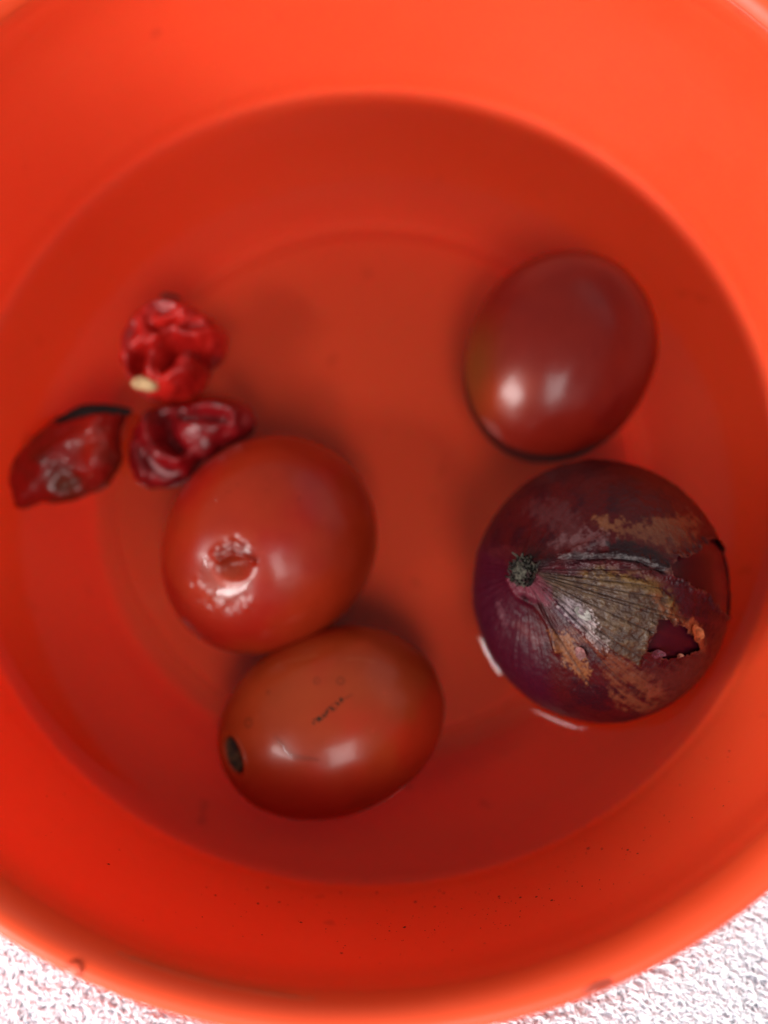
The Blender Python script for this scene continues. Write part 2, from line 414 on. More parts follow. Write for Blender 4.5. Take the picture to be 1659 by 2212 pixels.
def onion_shape(D):
    """D: directions in the chart frame -> radius-scaled points"""
    ct = D @ neck_l; th = np.arccos(np.clip(ct, -1, 1))
    k = 1 + .012 * (fbm(D * 1.5 + 3, 3, 4) - .5) - .05 * np.exp(-((th - .42) / .25) ** 2) * .55 + .09 * np.exp(-(th / .17) ** 2)
    k += -.035 * np.exp(-((th - math.pi) / .35) ** 2)
    return D * np.array([RX, RY, RZ]) * k[:, None]
HOLE1 = opoly((1150, 1012), (1190, 1015), (1240, 1040), (1290, 1058), (1320, 1100), (1360, 1130), (1365, 1180), (1290, 1205), (1225, 1222), (1170, 1230), (1150, 1195), (1092, 1185), (1090, 1150), (1105, 1110), (1140, 1090))
HOLE2 = opoly((1215, 735), (1240, 690), (1262, 660), (1310, 665), (1380, 630), (1400, 598), (1432, 590), (1432, 566), (1475, 560), (1560, 640), (1640, 800), (1620, 1020), (1515, 985), (1470, 930), (1430, 870), (1370, 840), (1300, 790), (1255, 775))
def holes(U, V, w, D):
    j = (fbm(D * 34, 4, 21, .65) - .5) * .075
    return np.maximum(poly_sd(U, V, HOLE1), poly_sd(U, V, HOLE2)) + j - .0
def meridian(D):
    d = D @ NF; return np.arctan2(d[:, 1], d[:, 0]), np.arccos(np.clip(d[:, 2], -1, 1))
WINE = lin(84, 10, 28); MAR = lin(92, 16, 22)
# -- inner flesh layer
D0, F0, T0, P0 = sphere_grid(240, 420)
D = D0 @ NF.T
U, V, w = D[:, 0], D[:, 1], D[:, 2] > 0
ph, th = meridian(D)
C = np.tile(WINE, (len(D), 1)); C = mixc(C, lin(104, 18, 26), smooth(.4, .65, fbm(np.c_[np.cos(ph) * 9, np.sin(ph) * 9, th * 1.2], 4, 2)))
C = mixc(C, lin(60, 8, 16), .7 * smooth(-.02, .05, poly_sd(U, V, opoly((1250, 690), (1480, 600), (1480, 800), (1500, 960), (1400, 850), (1280, 780)))))
C = C * np.array([.34, .5, .5])
mesh_from('inner_layer', (onion_shape(D) @ OF.T), F0, col=C, mat=M_onion, parent=root)

# -- papery outer skin with torn holes
nr, nt = 470, 820
D1, F1, T1, P1 = sphere_grid(nr, nt); D = D1 @ NF.T
U, V, w = D[:, 0], D[:, 1], (D[:, 2] > -.05).astype(float)
ph, th = meridian(D)
stri = fbm(np.c_[np.cos(ph) * 26, np.sin(ph) * 26, th * 1.5], 4, 40)         # fibres run neck to root
fine = fbm(np.c_[np.cos(ph) * 70, np.sin(ph) * 70, th * 5], 3, 44)
n1 = fbm(D * 7, 5, 50, .6); n2 = fbm(D * 26, 4, 60, .6); n3 = fbm(D * 80, 3, 70, .6); n4 = vnoise(D * 170, 80)
C = np.tile(MAR, (len(D), 1))
C = mixc(C, lin(66, 12, 26), smooth(.42, .62, n1)); C = mixc(C, lin(112, 26, 40), .45 * smooth(.52, .72, stri) * smooth(.35, .0, V))
def soft(poly, e=.05, jig=.12, n=None):
    s = poly_sd(U, V, opoly(*poly)) + ((n2 if n is None else n) - .5) * jig
    return smooth(-e, e, s) * w
C = mixc(C, lin(88, 8, 42), .8 * soft([(80, 560), (330, 620), (330, 780), (420, 960), (500, 1200), (560, 1500), (400, 1560), (80, 1200)], .09))
C = mixc(C, lin(112, 58, 58), .75 * soft([(420, 320), (640, 330), (700, 430), (820, 560), (700, 600), (560, 600), (600, 480), (440, 380)], .07, .3))
C = mixc(C, lin(118, 44, 46), .6 * soft([(180, 590), (330, 570), (480, 610), (440, 700), (300, 660), (200, 650)], .05, .25))
C = mixc(C, lin(160, 104, 66), .85 * soft([(800, 415), (900, 430), (1000, 475), (1100, 455), (1240, 430), (1310, 400), (1380, 460), (1330, 560), (1240, 560), (1190, 600), (1100, 540), (1000, 510), (880, 480)], .035, .26))
C = mixc(C, lin(122, 70, 52), .6 * soft([(960, 490), (1350, 480), (1380, 600), (1280, 660), (1150, 620)], .05, .2))
C = mixc(C, lin(150, 110, 108), .65 * soft([(600, 560), (660, 520), (780, 500), (900, 520), (880, 560), (720, 570)], .03, .3))
C = mixc(C, lin(34, 22, 28), .85 * soft([(880, 565), (1000, 565), (1150, 610), (1230, 700), (1200, 745), (1060, 690), (900, 650), (640, 668), (640, 650), (880, 630)], .02, .12))
ln = line_d(U, V, opoly((620, 652), (760, 636), (870, 640), (980, 655), (1080, 668), (1190, 728)))
C = mixc(C, lin(140, 138, 132), .6 * (1 - smooth(.004, .020, ln + (n2 - .5) * .06)) * smooth(.38, .58, n3 * .6 + fine * .4) * w)
C = mixc(C, lin(96, 30, 44), .6 * soft([(500, 740), (640, 680), (900, 680), (1100, 740), (1240, 800), (1400, 900), (1300, 1000), (1200, 860), (1000, 770), (800, 700)], .04))
FAN = [(500, 752), (600, 752), (735, 772), (830, 700), (860, 735), (950, 765), (1060, 785), (1130, 815), (1200, 860), (1238, 900), (1225, 960), (1255, 1010), (1190, 1012), (1150, 1012), (1135, 1085), (1092, 1120), (1080, 1190), (1040, 1275), (900, 1200), (780, 1090), (640, 960), (520, 850)]
fan = soft(FAN, .012, .035, n3)
olive = mixc(np.tile(lin(112, 84, 62), (len(D), 1)), lin(142, 116, 82), smooth(.42, .66, n2)); olive = mixc(olive, lin(92, 66, 54), .7 * smooth(.5, .7, fbm(D * 16, 4, 91)))
olive = mixc(olive, lin(104, 70, 76), .7 * smooth(-.22, -.50, U + .0 * V))
C = C * (1 - fan[:, None]) + olive * fan[:, None]
yl = line_d(U, V, opoly((760, 770), (860, 745), (960, 775), (1060, 790), (1130, 825), (1200, 880), (1220, 950)))
C = mixc(C, lin(176, 136, 62), .75 * np.exp(-(yl / .045) ** 2) * smooth(.35, .6, n2) * w)
yl2 = line_d(U, V, opoly((1150, 890), (1190, 960), (1240, 1010), (1320, 1050), (1370, 1090), (1385, 1160)))
C = mixc(C, lin(188, 118, 74), .8 * np.exp(-(yl2 / .035) ** 2) * smooth(.3, .55, n2) * w)
C = mixc(C, lin(206, 112, 68), .85 * soft([(1290, 1050), (1340, 1010), (1392, 1050), (1398, 1190), (1372, 1178), (1345, 1110)], .012, .08))
C = mixc(C, lin(150, 60, 78), .85 * soft([(325, 790), (400, 770), (490, 750), (530, 790), (580, 860), (590, 915), (520, 935), (440, 900), (370, 865)], .02, .12))
wpatch = soft([(590, 880), (650, 890), (720, 935), (785, 960), (790, 1020), (815, 1060), (800, 1100), (870, 1150), (868, 1200), (810, 1185), (740, 1105), (690, 1040), (640, 1010), (600, 940)], .016, .16, n3) * (.35 + .65 * smooth(.40, .60, n2))
C = mixc(C, lin(222, 212, 200), wpatch)
C = mixc(C, lin(110, 96, 112), .55 * soft([(560, 850), (700, 900), (800, 1010), (700, 1080), (600, 1000)], .04, .2))
C = mixc(C, lin(184, 122, 72), .9 * soft([(530, 1080), (580, 1110), (650, 1110), (690, 1180), (740, 1250), (765, 1310), (752, 1385), (700, 1330), (640, 1290), (590, 1230), (560, 1160)], .014, .14, n3) * (.5 + .5 * smooth(.35, .6, n3)))
strk = fbm(np.c_[np.cos(ph) * 34, np.sin(ph) * 34, th * 3], 4, 47)
C = mixc(C, lin(150, 86, 56), .9 * soft([(640, 1070), (760, 1140), (900, 1205), (1040, 1275), (1140, 1370), (1210, 1420), (1150, 1500), (1060, 1535), (940, 1530), (900, 1450), (860, 1340), (800, 1220), (700, 1130)], .03, .16) * smooth(.36, .58, strk * .6 + n2 * .4))
C = mixc(C, lin(176, 96, 66), .7 * soft([(1080, 1410), (1160, 1390), (1170, 1440), (1110, 1450)], .015, .2))
C = mixc(C, lin(120, 62, 52), .6 * soft([(1060, 1330), (1390, 1180), (1420, 1260), (1330, 1400), (1180, 1470)], .06, .35))
C = mixc(C, lin(128, 66, 68), .75 * soft([(320, 1040), (400, 1050), (500, 1150), (480, 1200), (380, 1130)], .05, .2))
C = mixc(C, lin(140, 84, 92), .7 * soft([(220, 930), (245, 920), (280, 1060), (255, 1050)], .01, .12, n3))
# torn edges dry out paler
hs = holes(U, V, w, D) * 1.0
hs = np.where(w > 0, hs, -1)
C = mixc(C, lin(150, 92, 74), .55 * smooth(-.022, -.004, hs) * smooth(.4, .6, n2))
# radiating veins
sect = smooth(-1.75, -1.2, ph) * (1 - smooth(.35, .6, ph)) if False else np.ones(len(D))
d = D @ NF
vein = np.zeros(len(D)); veind = np.zeros(len(D))
for k, (tx, ty) in enumerate([(1250, 740), (1240, 905), (1200, 1010), (1150, 1100), (1080, 1250), (930, 1230), (880, 1190), (1000, 1400), (760, 1390), (1150, 830), (1300, 1000)]):
    tu, tv = ouv(tx, ty); tdir = np.array([tu, tv, math.sqrt(max(0.01, 1 - tu * tu - tv * tv))]); q = tdir @ NF
    a0 = math.atan2(q[1], q[0]); tm = math.acos(q[2])
    dd = np.abs((ph - a0 + .035 * (fbm(np.c_[th * 3, th * 0 + k, th * 0], 2, 5) - .5) + math.pi) % (2 * math.pi) - math.pi) * np.sin(th)
    m = smooth(.10, .16, th) * (1 - smooth(tm, tm + .08, th))
    vein = np.maximum(vein, m * np.exp(-(dd / .0045) ** 2)); veind = np.maximum(veind, m * np.exp(-(dd / .012) ** 2))
C = mixc(C, lin(64, 34, 34), .65 * vein * w)
# tiny dark specks; wet glints painted as pale flecks
C = mixc(C, lin(44, 26, 22), .8 * smooth(.90, .95, vnoise(D * 95, 81)) * (fan * .9 + .15))
C = mixc(C, lin(196, 176, 176), .6 * smooth(.945, .975, n4) * smooth(.5, .62, n1 * .4 + n2 * .6) * smooth(.25, -.15, V) * w)
# relief
near = np.exp(-(th / .75) ** 2)
disp = .00045 * (stri - .5) * (.5 + 1.7 * near * smooth(.6, -.1, V)) + .00030 * (n2 - .5) + .00014 * (n3 - .5) + .0008 * (n1 - .5)
disp += -.00020 * vein - .00010 * veind + .0007 * fan * (.4 + n2)
crease = line_d(U, V, opoly((500, 720), (620, 670), (760, 655), (900, 655), (1050, 675), (1200, 745)))
disp += (.0005 * np.exp(-((crease - .035) / .03) ** 2) - .0006 * np.exp(-(crease / .014) ** 2)) * w * smooth(.3, .6, n2)
disp += .0016 * np.exp(-(line_d(U, V, opoly((330, 790), (380, 880), (470, 930), (540, 1050), (580, 1200))) / .028) ** 2) * w
disp += .0010 * np.exp(-(line_d(U, V, opoly((500, 700), (600, 690), (700, 600), (860, 540))) / .035) ** 2) * w
disp += .0009 * np.exp(-(line_d(U, V, opoly((590, 940), (720, 1080), (850, 1220))) / .02) ** 2) * w
edgelift = .0007 * smooth(-.05, -.0, hs)
C = C * (1 + .5 * (wpatch - .4 * fan).clip(-.5, 1)[:, None]) * np.array([.35, .30, .33])
P = onion_shape(D); nrm = D / np.linalg.norm(D, axis=1)[:, None]
P = P + nrm * (.00075 + disp + edgelift)[:, None]
keepv = hs < 0
Fk = F1[keepv[F1].any(1)]
# pull the vertices just outside a tear back onto its edge
Hg = hs.reshape(nr, nt); Pg = P.reshape(nr, nt, 3); best = np.full((nr, nt), 1e9); tgt = Pg.copy()
for di in (-1, 0, 1):
    for dj in (-1, 0, 1):
        if di == dj == 0: continue
        Hn = np.roll(np.roll(Hg, di, 0), dj, 1); Pn = np.roll(np.roll(Pg, di, 0), dj, 1)
        ok = (Hg >= 0) & (Hn < 0); tt = np.where(ok, Hn / (Hn - Hg - 1e-9), 1)
        upd = ok & (Hn < best); best = np.where(upd, Hn, best)
        tgt = np.where(upd[..., None], Pn + (Pg - Pn) * tt[..., None], tgt)
P = tgt.reshape(-1, 3)
skin_world = P @ OF.T
floaters.append((.0015, skin_world + OC))
mesh_from('papery_skin', skin_world, Fk, col=C, mat=M_skin, parent=root)

# -- dried neck: a ragged tuft of fibres
def tube(path, rad, ns=6):
    path = np.array(path, float); n = len(path); T = np.gradient(path, axis=0); T /= np.linalg.norm(T, axis=1)[:, None] + 1e-12
    up = np.array([0, 0, 1.]) if abs(T[0, 2]) < .9 else np.array([1., 0, 0])
    V = []
    for p, t, r in zip(path, T, rad):
        x = np.cross(up, t); x /= np.linalg.norm(x); y = np.cross(t, x)
        for k in range(ns):
            a = 2 * math.pi * k / ns; V.append(p + r * (math.cos(a) * x + math.sin(a) * y))
    return np.array(V), grid_faces(n, ns)
Vs, Fs, Cs, off = [], [], [], 0
for k in range(150):
    a = rng.uniform(0, 2 * np.pi); r = .0038 * math.sqrt(rng.uniform(0, 1)); h = rng.uniform(.0025, .0052)
    base = NF @ np.array([r * math.cos(a), r * math.sin(a), .0432]); lean = NF @ np.array([rng.normal(0, .0013) + .0006, rng.normal(0, .0013), h * .6])
    path = [base, base + lean * .5 + rng.normal(0, .0003, 3), base + lean]
    v, f = tube(spline(path, 6), np.linspace(.00055, .00022, 6) * rng.uniform(.7, 1.3), 6)
    v = np.vstack([v, v[-6:].mean(0)[None]]);
    Vs.append(v); Fs.append(f + off); off += len(v)
    c = lin(*rng.choice([(48, 46, 40), (60, 54, 46), (32, 27, 25), (50, 34, 34)])); Cs.append(np.tile(c, (len(v), 1)))
mesh_from('dried_neck', np.vstack(Vs) @ OF.T, np.vstack(Fs), col=np.vstack(Cs), mat=M_dry, parent=root)

lc = NF @ np.array([0, 0, .0432])
Dl, Fl, _, _ = sphere_grid(30, 48)
Pl = (Dl * np.array([.0034, .0042, .0028])) * (1 + .5 * (fbm(Dl * 5, 3, 66) - .5))[:, None] @ NF.T + lc
mesh_from('neck_core', Pl @ OF.T, Fl, col=mixc(np.tile(lin(46, 42, 36), (len(Pl), 1)), lin(74, 70, 60), smooth(.4, .6, fbm(Dl * 9, 3, 5))), mat=M_dry, parent=root)
# -- loose flakes of dry skin
def flake(cx, cy, w_, h_, rot, col, seed, lift=.0013):
    n = 18; g = np.linspace(-1, 1, n); X, Y = np.meshgrid(g, g, indexing='ij'); X = X.ravel(); Y = Y.ravel()
    rr = 1 + .35 * (fbm(np.c_[np.arctan2(Y, X) * 2.2, X * 0 + seed, X * 0], 3, seed) - .5)
    q = np.maximum(np.abs(X), np.abs(Y)) / np.maximum(np.hypot(X, Y), 1e-6); X2 = X * q * rr; Y2 = Y * q * rr
    c, s = math.cos(rot), math.sin(rot); ux = (X2 * w_ * c - Y2 * h_ * s) / 735; vy = (X2 * w_ * s + Y2 * h_ * c) / 770
    u0, v0 = ouv(cx, cy); Ux, Vy = u0 + ux, v0 + vy
    Dd = np.c_[Ux, Vy, np.sqrt(np.clip(1 - Ux ** 2 - Vy ** 2, .01, 1))]
    Pp = onion_shape(Dd) + Dd * (lift + .0012 * (X2 ** 2) * .6 + .0005 * (fbm(Dd * 60, 3, seed) - .5))[:, None]
    Cc = mixc(np.tile(col, (len(Dd), 1)), col * .55, smooth(.4, .6, fbm(Dd * 45, 3, seed + 1)))
    Cc = Cc * .55
    mesh_from('skin_flake', Pp @ OF.T, grid_faces(n, n, False), col=Cc, mat=M_skin, parent=root)
flake(720, 1210, 26, 34, .5, lin(168, 110, 108), 1)
flake(1140, 1205, 34, 22, .2, lin(120, 60, 74), 3)
flake(1255, 1212, 18, 10, .3, lin(170, 110, 90), 4)
flake(1352, 1090, 26, 48, .25, lin(206, 114, 70), 5)
flake(738, 985, 46, 26, -.6, lin(176, 168, 160), 6)

# ------------------------------------------------------------------ peppers
def pillow(name, c, outline, H, Dp, ridges, col_fn, root, seed, p=2.2, nr=90, nt=240, rough=.0012, mat=None):
    """lumpy closed body: star-shaped outline (local mm), top height H, depth Dp below the water"""
    o = np.array(outline, float) / 1000; ang = np.arctan2(o[:, 1], o[:, 0]); r = np.hypot(o[:, 0], o[:, 1]); k = np.argsort(ang); ang, r = ang[k], r[k]
    t = np.linspace(-np.pi, np.pi, nt, endpoint=False)
    R = np.interp(t, np.r_[ang - 2 * np.pi, ang, ang + 2 * np.pi], np.r_[r, r, r])
    ker = np.hanning(9); ker /= ker.sum(); R = np.convolve(np.r_[R[-4:], R, R[:4]], ker, 'valid')
    R = R * (1 + .07 * (fbm(np.c_[np.cos(t) * 3.5, np.sin(t) * 3.5, t * 0 + seed], 3, seed) - .5) * 2)
    f = np.linspace(.004, np.pi - .004, nr * 2)
    Fg, Tg = np.meshgrid(f, t, indexing='ij'); s = np.sin(Fg); zc = np.cos(Fg)
    X = s * R[None] * np.cos(Tg); Y = s * R[None] * np.sin(Tg)
    Z = np.where(zc > 0, H, Dp) * np.sign(zc) * np.abs(zc) ** .85
    P = np.stack([X, Y, Z], -1).reshape(-1, 3); up = smooth(-.1, .25, zc.ravel())
    U, V = P[:, 0] * 1000, P[:, 1] * 1000
    for pts, h, wd in ridges:
        dd = line_d(U + 1.2 * (fbm(P * 260, 2, seed) - .5), V + 1.2 * (fbm(P * 260 + 9, 2, seed) - .5), pts)
        P[:, 2] += h / 1000 * np.exp(-(dd / wd) ** 2) * up
    nn = fbm(P * 190 + seed, 4, seed)
    nrm = P / (np.linalg.norm(P, axis=1)[:, None] + 1e-9)
    P = P + nrm * (rough * 2 * (nn - .5))[:, None]
    o_ = mesh_from(name, P, grid_faces(nr * 2, nt)[:, ::-1], col=col_fn(P, U, V), mat=mat or M_pepper, parent=root)
    floaters.append((.0009 if seed == 8 else .0003, P + np.array(c))); return o_
def lump(name, c, r3, col, mat, root, seed, amp=.25, rotz=0):
    Dd, Ff, T_, P_ = sphere_grid(28, 40)
    P = Dd * np.array(r3) * (1 + amp * (fbm(Dd * 2.2 + seed, 3, seed) - .5) * 2)[:, None]
    cz, sz = math.cos(rotz), math.sin(rotz); P = np.c_[P[:, 0] * cz - P[:, 1] * sz, P[:, 0] * sz + P[:, 1] * cz, P[:, 2]] + np.array(c)
    Cc = mixc(np.tile(col, (len(P), 1)), col * .5, smooth(.45, .7, fbm(Dd * 4, 3, seed + 2)))
    return mesh_from(name, P, Ff, col=Cc * .8, mat=mat, parent=root)
def pcol(c1, c2, seed, extra=None):
    def f(P, U, V):
        C = mixc(np.tile(c1, (len(P), 1)), c2, smooth(.38, .62, fbm(P * 150, 4, seed)))
        if extra: C = extra(C, P, U, V)
        return C
    return f
# upper: wrinkled, curled lobes
pc = (-.0686, .0341, .002)
pu = empty('chilli_pepper', pc); tag(pu, 'upper wrinkled bright red chilli with curled lobes and a cream scar', 'chilli', 'wrinkled red chillies floating at the left')
ol = [(-17.5, -2), (-16.5, 6), (-12, 13), (-5, 17.5), (3, 18), (9, 15), (15, 10), (19, 5), (18, -2), (13.5, -5), (12.5, -11), (7, -16), (-1, -18), (-8, -16.5), (-14, -11)]
rd = [([(-13, -12), (-15, -4), (-14, 4), (-10, 11), (-3, 14.5), (4, 13)], 4.0, 2.6), ([(-9, 8), (-8, 3), (-9, -1)], 2.5, 2.0),
      ([(-3, -2), (2, 2), (7, 7), (12, 8)], 4.0, 2.2), ([(6, 1), (11, 1), (15, 3)], 4.5, 2.4), ([(-4, -14), (-5, -8), (-2, -2)], 3.0, 2.0),
      ([(2, -14), (7, -11), (8, -7)], 4.5, 3.4), ([(-2, 7), (3, 9), (8, 12)], 2.4, 1.8),
      ([(-8, -4), (-9.5, -8)], -7.5, 2.4), ([(0, -9), (3, -4.5)], -7.0, 1.7), ([(4, -3), (10, -4), (14, -6)], -5.0, 1.8), ([(-5, 5), (1, 5), (4, 6)], -3.5, 1.6)]
pillow('pepper_body', pc, ol, .0105, .012, rd, pcol(lin(172, 26, 20), lin(140, 16, 13), 5), pu, 5, rough=.0011)
lump('stem_scar', (-.0068, -.0150, .0075), (.0046, .0024, .0022), lin(226, 190, 140), M_hole, pu, 3, rotz=-.25)
lump('calyx_stub', (-.0015, .0190, .0015), (.0042, .0024, .0022), lin(96, 44, 36), M_pepper, pu, 7, rotz=-.4)
# middle: split pepper, dark hollow between two lobes
pc = (-.0599, .0030, .000)
pm = empty('chilli_pepper', pc); tag(pm, 'dark red split chilli between the other two, with a pale tube as the glint of its curved wet edge', 'chilli', 'wrinkled red chillies floating at the left')
ol = [(-22, -2), (-20, 5), (-15, 9.5), (-6, 11), (4, 12.5), (13, 13.5), (20, 9), (20.5, 3), (10, -3.5), (2, -9), (-3, -15), (-10, -18), (-17, -17), (-21, -11)]
rd = [([(-16, 7), (-15, 0), (-13, -5), (-8, -9.5), (-3, -11)], 4.0, 2.6), ([(2, 2), (8, 1), (14, 4)], 2.0, 2.6), ([(2, 9), (9, 10), (15, 7)], 2.8, 2.6),
      ([(-19, -4), (-18, -10), (-15, -15)], 2.4, 2.0), ([(-9, 5), (-8, -1), (-4, -6)], -6.0, 2.8), ([(-3, 6), (5, 5.5), (12, 5)], -3.0, 1.8), ([(-13.5, -9), (-9, -13.5), (-3, -14)], -3.5, 1.1)]
pillow('pepper_body', pc, ol, .0075, .010, rd, pcol(lin(122, 11, 17), lin(96, 8, 12), 8), pm, 8, rough=.0010)
def crescent(c, pts, wd, root):
    path = spline([(x / 1000, y / 1000, z / 1000) for x, y, z in pts], 26); rad = np.sin(np.linspace(.12, np.pi - .12, 26)) * wd
    v, f = tube(path, rad, 12); return mesh_from('wet_edge_glint', v, f, col=np.tile(lin(150, 96, 98), (len(v), 1)), mat=M_pepper, parent=root)  # pale tube; the wet edge's highlight is put into its colour
crescent(pc, [(-14.5, -6, 4.2), (-12.8, -9.6, 4.4), (-9.6, -13.0, 4.0), (-5.6, -14.2, 3.6), (-2.0, -12.4, 3.2)], .00115, pm)
# left: long pepper, wet side with seed and glint lumps, shadow strip on top edge
pc = (-.1015, -.0058, .001)
pl = empty('chilli_pepper', pc); tag(pl, 'leftmost dark chilli with a pointed tip, wet surface with pale seed and glint lumps and a dark shadow strip along the top edge', 'chilli', 'wrinkled red chillies floating at the left')
ol = [(-17, -16.5), (-21, -4), (-16, 5), (-10, 12.5), (-3, 16.5), (4, 18), (12, 18.5), (19, 18), (15.5, 13), (16.5, 6), (16, -2), (12, -8), (5, -11.5), (-2, -14.5), (-10, -14)]
rd = [([(10, 12), (13, 4), (12, -3)], 3.6, 4.0), ([(-8, -2), (-2, 2), (4, 6)], 1.6, 3), ([(-4, 13), (4, 16.5), (14, 16.8)], -2.5, 1.6), ([(0, -10), (4, -8)], -2.0, 2.4)]
def left_extra(C, P, U, V):
    C = mixc(C, lin(150, 34, 20), .8 * np.exp(-((U - 9) / 6) ** 2 - ((V - 4) / 8) ** 2))
    C = mixc(C, lin(14, 5, 4), .96 * (1 - smooth(1.3, 2.6, line_d(U, V, [(-4, 13.5), (2, 16.2), (9, 17.2), (20, 18.2)]))) * (P[:, 2] > -.004))  # shadow along the top edge painted near black
    C = mixc(C, lin(92, 48, 30), .7 * np.exp(-((U - 1) / 5) ** 2 - ((V + 10) / 3) ** 2))
    return C
pillow('pepper_body', pc, ol, .0085, .008, rd, pcol(lin(130, 17, 14), lin(104, 22, 14), 12, left_extra), pl, 12, rough=.0011)
for k in range(34):      # pale lumps for seeds and bubbles, their colour standing for wet glints
    x = rng.uniform(-15, 13); y = -9 + (x + 15) * .62 + rng.normal(0, 4.0)
    if y > 13 or y < -12: continue
    q = 1 - (x / 20) ** 2 - (y / 17) ** 2
    if q < .1: continue
    z = 7.0 * q ** .42 + .3
    lump('seed', (x / 1000, y / 1000, z / 1000), (.0010, .0007, .0006), lin(190, 110, 90), M_pepper, pl, 50 + k, rotz=rng.uniform(0, 3))
bl = [(-.0065, .0128, .0022), (-.0010, .0152, .0026), (.0050, .0166, .0028), (.0110, .0172, .0026), (.0165, .0174, .0016), (.0195, .0176, .0008)]
v, f = tube(spline(bl, 20), np.r_[np.linspace(.0008, .0030, 8), np.linspace(.0030, .0010, 12)], 12)
v = v + (fbm(v * 400, 3, 3) - .5)[:, None] * .0008
mesh_from('edge_shadow_strip', v, f, col=np.tile(lin(20, 7, 6), (len(v), 1)), mat=M_edge_shadow, parent=pl)  # near-black tube shaped to read as shadow along the top edge

# ------------------------------------------------------------------ water with a meniscus round everything that breaks it
n = 520; g = np.linspace(-.1418, .1418, n); X, Y = np.meshgrid(g, g, indexing='ij'); X = X.ravel(); Y = Y.ravel(); R = np.hypot(X, Y)
Zw = .0011 * np.exp(-np.clip(.1402 - R, 0, 1) / .0016)
Zw += .00006 * (fbm(np.c_[X, Y, X * 0] * 22, 2, 3) - .5)
for amp, Pf in floaters:
    sel = np.abs(Pf[:, 2]) < .0009; q = Pf[sel][:, :2]
    if len(q) < 20: continue
    c = q.mean(0); an = np.arctan2(q[:, 1] - c[1], q[:, 0] - c[0]); rr = np.hypot(q[:, 0] - c[0], q[:, 1] - c[1])
    nb = 180; b = ((an + np.pi) / (2 * np.pi) * nb).astype(int) % nb; prof = np.zeros(nb); np.maximum.at(prof, b, rr)
    bad = prof == 0
    if bad.any():
        idx = np.arange(nb); prof[bad] = np.interp(idx[bad], idx[~bad], prof[~bad], period=nb)
    ker = np.hanning(7); ker /= ker.sum(); prof = np.convolve(np.r_[prof[-3:], prof, prof[:3]], ker, 'valid')
    aw = np.arctan2(Y - c[1], X - c[0]); dw = np.hypot(X - c[0], Y - c[1])
    edge = np.interp((aw + np.pi) / (2 * np.pi) * nb - .5, np.arange(nb), prof, period=nb)
    dd = dw - edge
    h = amp * np.exp(-np.clip(dd, 0, 1) / .0016)
    Zw = np.maximum(Zw, np.where(dd > -.0012, h, h * np.exp(np.clip(dd + .0012, -1, 0) / .002)))
F = grid_faces(n, n, False); keep = (R < .1413)[F].all(1)
wat = mesh_from('water', np.c_[X, Y, Zw], F[keep][:, ::-1], mat=M_water); tag(wat, kind='structure')

# ------------------------------------------------------------------ droplets on the rim and the near wall
dm = []
def droplet(name, th, r, z, nrm, w_, l_, h_, seed, label):
    Dd, Ff, T_, P_ = sphere_grid(24, 40)
    P = Dd * (1 + .25 * (fbm(Dd * 1.6 + seed, 2, seed) - .5))[:, None] * np.array([l_, w_, h_])
    t = np.array([-math.sin(th), math.cos(th), 0]); nn = np.array([math.cos(th) * nrm[0], math.sin(th) * nrm[0], nrm[1]]); nn /= np.linalg.norm(nn)
    b = np.cross(nn, t); P = P @ np.stack([t, b, nn])
    Ff = Ff[(Dd[Ff][:, :, 2] > -.25).all(1)]
    o = mesh_from(name, P, Ff, mat=M_drop); o.location = (r * math.cos(th), r * math.sin(th), z)
    tag(o, label, 'droplet', 'water drops on the bowl rim'); return o
dg = math.radians
droplet('water_drop', dg(-112.5), .1553, .0755, (-.1, 1), .0018, .0020, .0010, 3, 'round water drop on the rim at the lower left')
droplet('water_drop', dg(-79.5), .1537, .0738, (-.6, 1), .0022, .0016, .0010, 4, 'water drop low on the rim, nearest the bottom middle of the picture')
droplet('water_drop', dg(-69.5), .1552, .0754, (-.2, 1), .0011, .0046, .0008, 5, 'long thin water streak on the rim right of the bottom middle')
droplet('water_drop', dg(-52.0), .1536, .0738, (-.6, 1), .0010, .0028, .0008, 6, 'small bead of water on the rim at the lower right')
droplet('water_drop', dg(-86.5), .1540, .0741, (-.6, 1), .0006, .0009, .0005, 8, 'tiny water drop on the rim left of the bottom middle')

def bead(x, y, rad, label):
    d2 = (t1_top[:, 0] - x) ** 2 + (t1_top[:, 1] - y) ** 2; i = np.argmin(d2)
    Dd, Ff, T_, P_ = sphere_grid(14, 20)
    Ff = Ff[(Dd[Ff][:, :, 2] > -.25).all(1)]
    o = mesh_from('water_bead', Dd * np.array([rad, rad * .9, rad * .7]) * (1 + .2 * (fbm(Dd + x * 900, 2, 3) - .5))[:, None], Ff, mat=M_drop)
    o.location = (x, y, float(t1_top[i, 2]) + rad * .15)
    tag(o, label, 'droplet', 'water beads on the red tomato'); return o
fo = [o for o in t1.children if o.name.startswith('fruit')][0].data
t1_top = np.empty(len(fo.vertices) * 3, np.float32); fo.vertices.foreach_get('co', t1_top); t1_top = t1_top.reshape(-1, 3) + np.array([-.0331, -.0345, 0]); t1_top = t1_top[t1_top[:, 2] > .002]
bead(-.0445, -.0255, .00050, 'largest water bead well above the stem scar of the red tomato')
bead(-.0425, -.0325, .00038, 'tiny water bead just above the stem scar of the red tomato')
bead(-.0560, -.0570, .00055, 'water bead low on the left flank of the red tomato')
bead(-.0280, -.0640, .00045, 'water bead near the waterline between the red tomato and the front one')
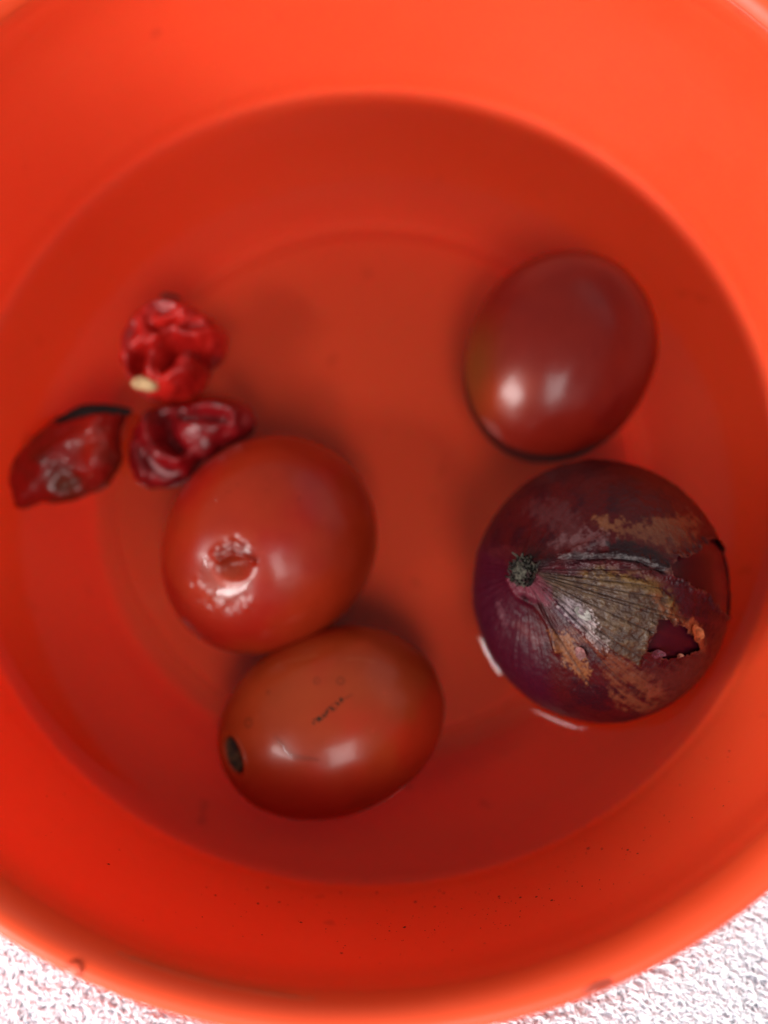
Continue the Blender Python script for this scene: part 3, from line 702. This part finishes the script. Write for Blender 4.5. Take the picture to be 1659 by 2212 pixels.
# ------------------------------------------------------------------ dirt specks stuck on the near wall
ipw = inner[inner[:, 1] > -.001]
Vs, Fs, off = [], [], 0
for k in range(230):
    big = k < 26
    th = rng.normal(-1.38, .30) if k % 7 else rng.uniform(-2.5, -.3)
    z = float(np.clip(rng.normal(.028, .010), .004, .052)); r = float(np.interp(z, ipw[:, 1], ipw[:, 0])) * (1 + .0015 * math.cos(2 * th - .9) * .5) - .00008
    s = (rng.uniform(.00026, .00050) if big else rng.uniform(.00008, .00022))
    a = np.linspace(0, 2 * np.pi, 7, endpoint=False); rr = s * rng.uniform(.6, 1.3, 7)
    t = np.array([-math.sin(th), math.cos(th), 0]); nn = np.array([-math.cos(th) * .99, -math.sin(th) * .99, .12]); b = np.cross(nn, t)
    c = np.array([r * math.cos(th), r * math.sin(th), z])
    ring = c + rr[:, None] * (np.cos(a)[:, None] * t + np.sin(a)[:, None] * b); apex = c + nn * s * .5
    v = np.vstack([ring, apex[None]]); f = np.array([[i, (i + 1) % 7, 7] for i in range(7)])
    Vs.append(v); Fs.append(f + off); off += 8
sp_ = mesh_from('dirt_specks', np.vstack(Vs), np.vstack(Fs), smoothf=False, mat=M_dirt); tag(sp_, kind='stuff')
sp_['label'] = 'scattered black dirt specks clinging to the near bowl wall'

# ------------------------------------------------------------------ white terry towel bunched round the bowl
M_tow, nt_, N_, L_, P_ = newmat('terry_cotton')
P_.inputs['Base Color'].default_value = (.95, .95, 1.0, 1); P_.inputs['Roughness'].default_value = .9
P_.inputs['Sheen Weight'].default_value = .3
def tow_z(x, y):
    r = np.hypot(x, y)
    base = -.0400 + .0455 * smooth(.150, .188, r)
    n_ = fbm(np.c_[x, y, x * 0] * 9 + 4, 3, 77)
    return base + .010 * (n_ - .5) * smooth(.15, .2, r)
towel = empty('terry_towel', (0, 0, -.0400)); tag(towel, 'white terry towel with looped pile bunched under and around the bowl', 'towel')
g = np.linspace(-.34, .34, 300); X, Y = np.meshgrid(g, g, indexing='ij'); X = X.ravel(); Y = Y.ravel()
mesh_from('towel_backing', np.c_[X, Y, tow_z(X, Y) + .0400], grid_faces(300, 300, False)[:, ::-1], mat=M_tow, parent=towel)
# loops: little bent yarn tubes; dense where the towel shows beside the bowl
cnt = 34000; ph_ = []
th = rng.uniform(-2.75, -.30, cnt * 2); rr = rng.uniform(.155, .215, cnt * 2)
x = rr * np.cos(th); y = rr * np.sin(th)
x, y = x[:cnt], y[:cnt]
z = tow_z(x, y)
m = 7; ns = 4
az = rng.normal(.3, .9, cnt); Lh = rng.uniform(.0014, .0028, cnt); Wd = rng.uniform(.0008, .0018, cnt); lean = rng.uniform(.2, 1.5, cnt); laz = rng.normal(-.6, .8, cnt)
t = np.linspace(0, np.pi, m)
path = np.zeros((cnt, m, 3))
path[..., 0] = x[:, None] + Wd[:, None] * np.cos(t) * np.cos(az)[:, None] + (Lh * lean)[:, None] * np.sin(t) * np.cos(laz)[:, None]
path[..., 1] = y[:, None] + Wd[:, None] * np.cos(t) * np.sin(az)[:, None] + (Lh * lean)[:, None] * np.sin(t) * np.sin(laz)[:, None]
path[..., 2] = z[:, None] + Lh[:, None] * np.sin(t) * 1.1
Tn = np.gradient(path, axis=1); Tn /= np.linalg.norm(Tn, axis=2, keepdims=True) + 1e-12
A_ = np.cross(Tn, np.array([.3, .5, .81])); A_ /= np.linalg.norm(A_, axis=2, keepdims=True) + 1e-12; B_ = np.cross(Tn, A_)
rad = rng.uniform(.00028, .00044, cnt)[:, None, None]
rings = [path + rad * (math.cos(a) * A_ + math.sin(a) * B_) for a in np.arange(ns) * 2 * math.pi / ns]
Vt = np.stack(rings, 2).reshape(-1, 3); Vt[:, 2] += .0400
fb = grid_faces(m, ns); Ft = (fb[None] + (np.arange(cnt) * m * ns)[:, None, None]).reshape(-1, 4)
lp = mesh_from('terry_loops', Vt, Ft, mat=M_tow, parent=towel); lp['kind'] = 'stuff'
print('tris', sum(len(o.data.polygons) * 2 for o in S.objects if o.type == 'MESH'))
